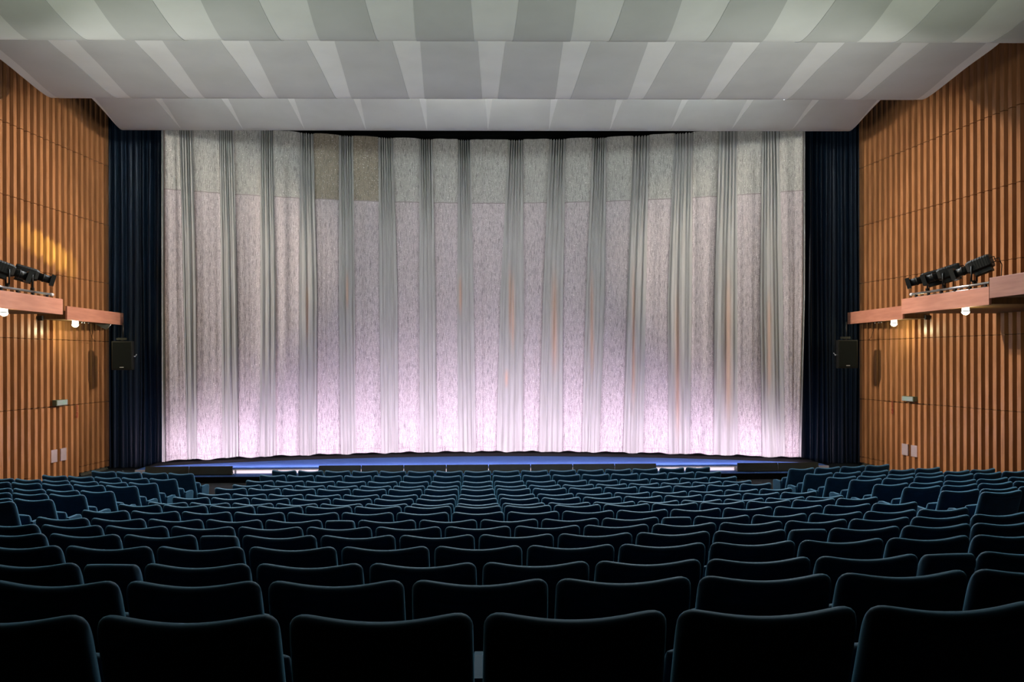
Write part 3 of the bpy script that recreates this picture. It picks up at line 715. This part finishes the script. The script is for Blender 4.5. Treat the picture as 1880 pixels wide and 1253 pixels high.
def put_lantern(px_, py_, aim, label, dz=.24):
    # the head tips; yoke and clamp stay upright as parts in the same thing
    o = proto_lantern if not used_l else copy_tree(proto_lantern)
    if used_l:
        for ch in list(o.children):
            if ch.name.startswith(('yoke', 'hook_clamp', 'power_cable')): bpy.data.objects.remove(ch)
    used_l.append(o)
    P = Vector((px_, py_, RZ + dz))
    d = (Vector(aim) - P).normalized()
    q = d.to_track_quat('Y', 'Z')
    o.location = P; o.rotation_mode = 'QUATERNION'; o.rotation_quaternion = q
    inv = q.to_matrix().to_4x4().inverted()
    ax = q.to_matrix() @ Vector((1, 0, 0))
    yk = bmesh.new()
    for s in (-1, 1):
        a = ax * (.145 * s); lo = Vector((a.x, a.y, -dz + .07))
        for p, q_ in ((a, lo),):
            cyl(yk, p, q_, .018, n=8)
    a = ax * .145; cyl(yk, (a.x, a.y, -dz + .07), (-a.x, -a.y, -dz + .07), .018, n=8)
    bmesh.ops.transform(yk, matrix=inv, verts=yk.verts); link('yoke', yk, BLACKMETAL, o)
    ck = bmesh.new(); box(ck, -.03, .03, -.03, .03, -dz + .029, -dz + .08); cyl(ck, (0, 0, -dz + .06), (0, 0, -dz + .10), .015, n=8)
    bmesh.ops.transform(ck, matrix=inv, verts=ck.verts); link('hook_clamp', ck, BLACKMETAL, o)
    back = -d * .38
    cb = bmesh.new(); tube(cb, [Vector(back), Vector((back.x * 1.25, back.y * 1.25, back.z + .02)), Vector((back.x * 1.4, back.y * 1.4, back.z - .12)), Vector((back.x * 1.35, back.y * 1.35, -dz + .05)), Vector((back.x * 1.1, back.y * 1.1, -dz + .06))], .009, 6)
    bmesh.ops.transform(cb, matrix=inv, verts=cb.verts); link('power_cable', cb, BLACKMETAL, o)
    tag(o, label, 'stage lantern', 'black stage lanterns on the gallery rails')
    f = P + d * .5
    light('lantern_beam', 'SPOT', f, aim, 420, (1.0, .90, .98), .06, spot=44, blend=1.0)
put_lantern(9.79, 17.40, (1.5, 26.6, .7), 'black stage lantern on the right rail, nearest the camera, highest', .36)
put_lantern(9.79, 18.55, (-1.5, 26.6, .8), 'black stage lantern in the middle of the three on right rail', .33)
put_lantern(9.79, 19.25, (-4.5, 26.4, .7), 'black stage lantern on the right rail nearest the stage', .30)
put_lantern(-9.40, 18.25, (1.0, 26.6, .5), 'black stage lantern on left rail, cut by the picture edge', .36)
put_lantern(-9.40, 19.25, (4.5, 26.4, .4), 'black stage lantern on left rail nearest the stage', .36)

# ================================================================== LOUDSPEAKERS
def speaker(x, y, z, rz, side, label):
    r = empty('loudspeaker', (x, y, z), rz)
    W_, H_, D_ = .54, .79, .36
    bm = bmesh.new()
    q = [(-W_ / 2, 0), (W_ / 2, 0), (W_ / 2, .2), (W_ / 2 - .09, D_), (-W_ / 2 + .09, D_), (-W_ / 2, .2)]
    a = [bm.verts.new((u, v, 0)) for u, v in q]; b = [bm.verts.new((u, v, H_)) for u, v in q]
    for i in range(6): bm.faces.new((a[i], a[(i + 1) % 6], b[(i + 1) % 6], b[i]))
    bm.faces.new(a[::-1]); bm.faces.new(b); bevel(bm, .012, 2)
    link('cabinet', bm, BLACKMETAL, r)
    bm = bmesh.new(); box(bm, -W_ / 2 + .03, W_ / 2 - .03, -.014, .002, .03, H_ - .03); bevel(bm, .006, 2); link('grille', bm, GRILLE, r)
    bm = bmesh.new()
    for i, (u0, u1) in enumerate(((-.05, -.03), (-.025, -.008), (-.004, .014), (.018, .05))): box(bm, u0, u1, -.020, -.014, .066, .086)
    o = link('badge', bm, mat('badge_silver', (.62, .64, .62), .4), r); o['label'] = 'small pale badge'
    bm = bmesh.new(); s = side
    cyl(bm, (s * W_ / 2, .12, .37), (s * (W_ / 2 + .05), .12, .37), .018, n=8); cyl(bm, (s * (W_ / 2 + .04), .12, .365), (s * (W_ / 2 + .085), .12, .43), .012, n=8)
    o = link('clamp_lever', bm, CHROME, r); o['label'] = 'silver lever'
    bm = bmesh.new(); zt = ZL0 - z
    box(bm, -.17, .10, .10, .16, H_ + .03, H_ + .09); cyl(bm, (.0, .13, H_ - .01), (.0, .13, H_ + .05), .02, n=8)
    cyl(bm, (-s * -.0, .13, H_ + .06), (0, .13, zt + .02), .018, n=8)
    link('hanging_bracket', bm, BLACKMETAL, r)
    tag(r, label, 'loudspeaker')
speaker(-9.70, 24.75, CAMZ - .27, R(6), 1, 'black loudspeaker hanging in front of the left blue drape')
speaker(10.24, 24.55, CAMZ - .27, R(-6), -1, 'black loudspeaker hanging in front of the right blue drape')
# grey mounting plate under the far end of the left ledge
r = empty('mounting_plate', (-10.10, 25.0, ZL0 - .012)); bm = bmesh.new()
vs = [bm.verts.new(p) for p in ((-.42, 0, 0), (.0, 0, 0), (-.12, 0, -.15), (-.42, .03, 0), (.0, .03, 0), (-.12, .03, -.15))]
for f in ((0, 1, 2), (5, 4, 3), (0, 3, 4, 1), (1, 4, 5, 2), (2, 5, 3, 0)): bm.faces.new([vs[i] for i in f])
link('gusset', bm, mat('grey_steel', (.12, .12, .12), .5, .3), r)
bm = bmesh.new(); cyl(bm, (.02, -.01, .0), (-.11, -.01, -.155), .008, n=6); link('bright_edge', bm, CHROME, r)
tag(r, 'small grey triangular mounting plate under the short left ledge', 'bracket')
for x, y, side in ((-10.24, 23.75, 'left'), (10.86, 24.05, 'right')):
    r = empty('cable_clip_row', (x, y, ZL0 + .014)); bm = bmesh.new(); box(bm, -.015, .015, -.25, .25, -.025, 0); link('clip_bar', bm, BLACKMETAL, r)
    for t in (-.2, -.05, .18):
        bm = bmesh.new(); cyl(bm, (0, t, -.022), (0, t, -.055), .018, n=10); link('clip', bm, CHROME, r)
    sg = -1 if side == 'left' else 1
    bm = bmesh.new(); pts = [(0, .18 + t * 1.0, -.06 - .42 * t - .12 * math.sin(math.pi * t)) for t in [i / 10 for i in range(11)]]
    tube(bm, [Vector((sg * .25 * (p[1] - .18), p[1], p[2])) for p in pts], .006, 5); link('hanging_cable', bm, BLACKMETAL, r)
    tag(r, 'row of small silver clips with a thin cable under short %s ledge' % side, 'clip row')

# ================================================================== EXIT BOXES ON THE SLATTED WALLS
def exit_box(xf, ya, yb, side, z0, z1, label):
    sgn = 1 if side < 0 else -1
    r = empty('exit_sign_box', (xf(ya) + sgn * .105, ya, z0))
    sl = math.atan2(xf(yb) - xf(ya), yb - ya); r.rotation_euler = (0, 0, -sl)
    Lg = yb - ya
    bm = bmesh.new(); box(bm, *sorted((0, sgn * .12)), 0, Lg, 0, z1 - z0); bevel(bm, .005, 1); link('housing', bm, GREYBOX, r)
    bm = bmesh.new(); box(bm, *sorted((sgn * .12, sgn * .126)), .015, Lg - .015, .01, z1 - z0 - .01); link('front_panel', bm, GREYFACE, r)
    # pictogram: small running figure, arrow and doorway
    bm = bmesh.new(); X0, X1 = sorted((sgn * .126, sgn * .1275)); H_ = z1 - z0
    box(bm, X0, X1, Lg * .55, Lg * .62, H_ * .2, H_ * .8); box(bm, X0, X1, Lg * .30, Lg * .45, H_ * .45, H_ * .55)
    box(bm, X0, X1, Lg * .70, Lg * .80, H_ * .35, H_ * .62); box(bm, X0, X1, Lg * .73, Lg * .78, H_ * .66, H_ * .80)
    link('pictogram', bm, PALEGREEN, r)
    tag(r, label, 'sign box')
exit_box(xl, 23.1, 23.61, -1, 1.975, 2.12, 'small grey exit sign box on left slatted wall above the door')
exit_box(xr, 22.93, 23.45, 1, 2.005, 2.135, 'small grey exit sign box on right slatted wall above the door')

# ================================================================== SEATS
def back_mesh(half, dip, zb=.34, top=.93, T=.058):
    nu = 24; us = [math.sin(math.pi / 2 * (-1 + 2 * i / nu)) for i in range(nu + 1)]
    vs_ = [0, .04, .12, .28, .48, .66, .78, .835, .855, .87, .885, .90, .92, .94, .96, .975, .988, .996, 1.0]
    bm = bmesh.new(); front = []; rear = []
    u0 = .84
    for v in vs_:
        fr, re = [], []
        for u in us:
            au = abs(u)
            zt = top - dip * (1 - min(au / .80, 1) ** 2) ** 1.3 if dip > 0 else top + dip * au ** 2
            if au > u0: zt -= .042 * (1 - math.sqrt(max(0, 1 - ((au - u0) / (1 - u0)) ** 2)))
            z = zb + (zt - zb) * v
            hw = half * (1 + .030 * (1 - v))
            x = hw * u
            sh = math.sqrt(max(0, 1 - max(0, (au - .80) / .20) ** 2.2)) * math.sqrt(max(0, 1 - max(0, (v - .87) / .13) ** 2)) * (1 if v > 0 else .2)
            yc = (top - z) * math.tan(R(17)) - .030 * (1 - u * u) * (.5 + .5 * v)
            g = .006 * math.exp(-((v - .87) / .010) ** 2) * (1 if au < .95 else 0)
            fr.append(bm.verts.new((x, yc + T * sh, z)))
            edge = au >= .999 or v >= 1
            re.append(fr[-1] if edge and False else bm.verts.new((x, yc - T * sh * (1 - .10 * (au ** 4)) + g - .006 * math.exp(-((v - .96) / .05) ** 2) * sh, z)))
        front.append(fr); rear.append(re)
    for G, flip in ((front, False), (rear, True)):
        for a, b in zip(G, G[1:]):
            for i in range(nu):
                q = (a[i], a[i + 1], b[i + 1], b[i]); f = bm.faces.new(q[::-1] if flip else q)
    for i in range(nu): bm.faces.new((front[0][i + 1], front[0][i], rear[0][i], rear[0][i + 1]))
    bmesh.ops.remove_doubles(bm, verts=bm.verts, dist=.0008)
    bmesh.ops.translate(bm, verts=bm.verts, vec=(0, T * .5, 0))
    return bm
def pad_mesh(w_, h_, t_, n=14):
    bm = bmesh.new(); us = [math.sin(math.pi / 2 * (-1 + 2 * i / n)) for i in range(n + 1)]
    F, B_ = [], []
    for v in us:
        f, b = [], []
        for u in us:
            sh = (max(0, 1 - abs(u) ** 5)) ** .4 * (max(0, 1 - abs(v) ** 5)) ** .4
            k = 1 - .06 * abs(u * v) ** 3
            f.append(bm.verts.new((w_ * u * k, t_ * sh, h_ * v * k))); b.append(bm.verts.new((w_ * u * k, -t_ * sh, h_ * v * k)))
        F.append(f); B_.append(b)
    for G in (F, B_):
        for a, b in zip(G, G[1:]):
            for i in range(n): bm.faces.new((a[i], a[i + 1], b[i + 1], b[i]))
    bmesh.ops.remove_doubles(bm, verts=bm.verts, dist=.0008)
    return bm
def arm_mesh():
    bm = bmesh.new()                                # side view: rises and thickens to the front
    prof = [(.285, .40), (.285, .60), (.295, .625), (.30, .645), (.48, .66), (.54, .652), (.565, .62), (.55, .42), (.50, .40)]
    w_ = .019
    secs = []
    for x, k in ((-w_, .93), (-w_ * .75, 1), (w_ * .75, 1), (w_, .93)):
        secs.append([bm.verts.new((x, .32 + (y - .32) * k, .53 + (z - .53) * k)) for y, z in prof])
    n = len(prof)
    for a, b in zip(secs, secs[1:]):
        for i in range(n): bm.faces.new((a[i], a[(i + 1) % n], b[(i + 1) % n], b[i]))
    bm.faces.new(secs[0]); bm.faces.new(secs[-1][::-1])
    return bm
def stand_mesh():
    bm = bmesh.new(); box(bm, -.014, .014, .285, .46, 0.03, .41); box(bm, -.03, .03, .20, .52, 0, .03); bevel(bm, .004, 1); return bm
def make_seat(kind, half, pitch, dip, left_arm):
    r = empty(kind)
    link('backrest', back_mesh(half, dip), VELVET, r, smooth=True)
    bm = pad_mesh(half * .895, .175, .055)
    bmesh.ops.rotate(bm, cent=(0, 0, 0), matrix=Matrix.Rotation(R(8), 3, 'X'), verts=bm.verts)
    bmesh.ops.translate(bm, verts=bm.verts, vec=(0, .355, .545)); link('seat_cushion', bm, VELVET, r, smooth=True)
    for s in ([1, -1] if left_arm else [1]):
        link('armrest', arm_mesh(), VELVET, r, loc=(s * pitch / 2, 0, 0))
        link('side_stand', stand_mesh(), DARKMETAL, r, loc=(s * pitch / 2, 0, 0))
    return r
P_full = make_seat('theatre_seat', .2685, .562, .020, False)
P_end = make_seat('theatre_seat', .2685, .562, .020, True)
P_nar = make_seat('narrow_theatre_seat', .139, .30, -.010, False)
done = set()
def put_seat(proto, x, k, sx, label, cat, group, jit):
    o = proto if proto.name not in done else copy_tree(proto)
    done.add(proto.name)
    y = row_y(k) + x * x / (2 * ROWR)
    o.location = (x, y, ROWS[k][0] - .93)
    o.rotation_euler = (0, 0, math.asin(max(-1, min(1, x / ROWR))) + jit)
    o.scale = (sx, 1, 1)
    tag(o, label, cat, group)
rj = random.Random(5)
def seat_scale(x, p): return (p / math.sqrt(1 - (x / ROWR) ** 2)) / .562 * .988
for k in range(17):
    top, cen, lft, rgt = ROWS[k]
    ns = 0
    rowlab = '%s row from the camera' % ORD[k]
    for i, c in enumerate(cen):
        if c[0] == 'n':
            side = 'left' if c[1] < 0 else 'right'
            put_seat(P_nar, c[1], k, seat_scale(c[1], c[2]), 'narrow dark blue velvet seat on the %s in the %s' % (side, rowlab), 'seat', 'narrow seats that stagger the rows', 0)
        else:
            ns += 1
            put_seat(P_end if i == 0 else P_full, c[0], k, seat_scale(*c),
                     'blue velvet cinema seat, %s from left in the %s, centre block' % (ORD[ns - 1], rowlab), 'seat', 'blue velvet seats of the centre block', rj.uniform(-.006, .006))
    for blk, side in ((lft, 'left'), (rgt, 'right')):
        seq = sorted(blk, key=lambda v: abs(v[0]))
        for i, c in enumerate(seq):
            far_l = c[0] == min(q[0] for q in blk)
            put_seat(P_end if far_l else P_full, c[0], k, seat_scale(c[0], c[1] if len(blk) > 1 else (.572 if side == 'left' else .64)), 'blue velvet seat, %s from the aisle in %s row from stage, %s side block' % (ORD[i], ORD[15 - k], side),
                     'seat', 'blue velvet seats of the %s side block' % side, rj.uniform(-.006, .006))
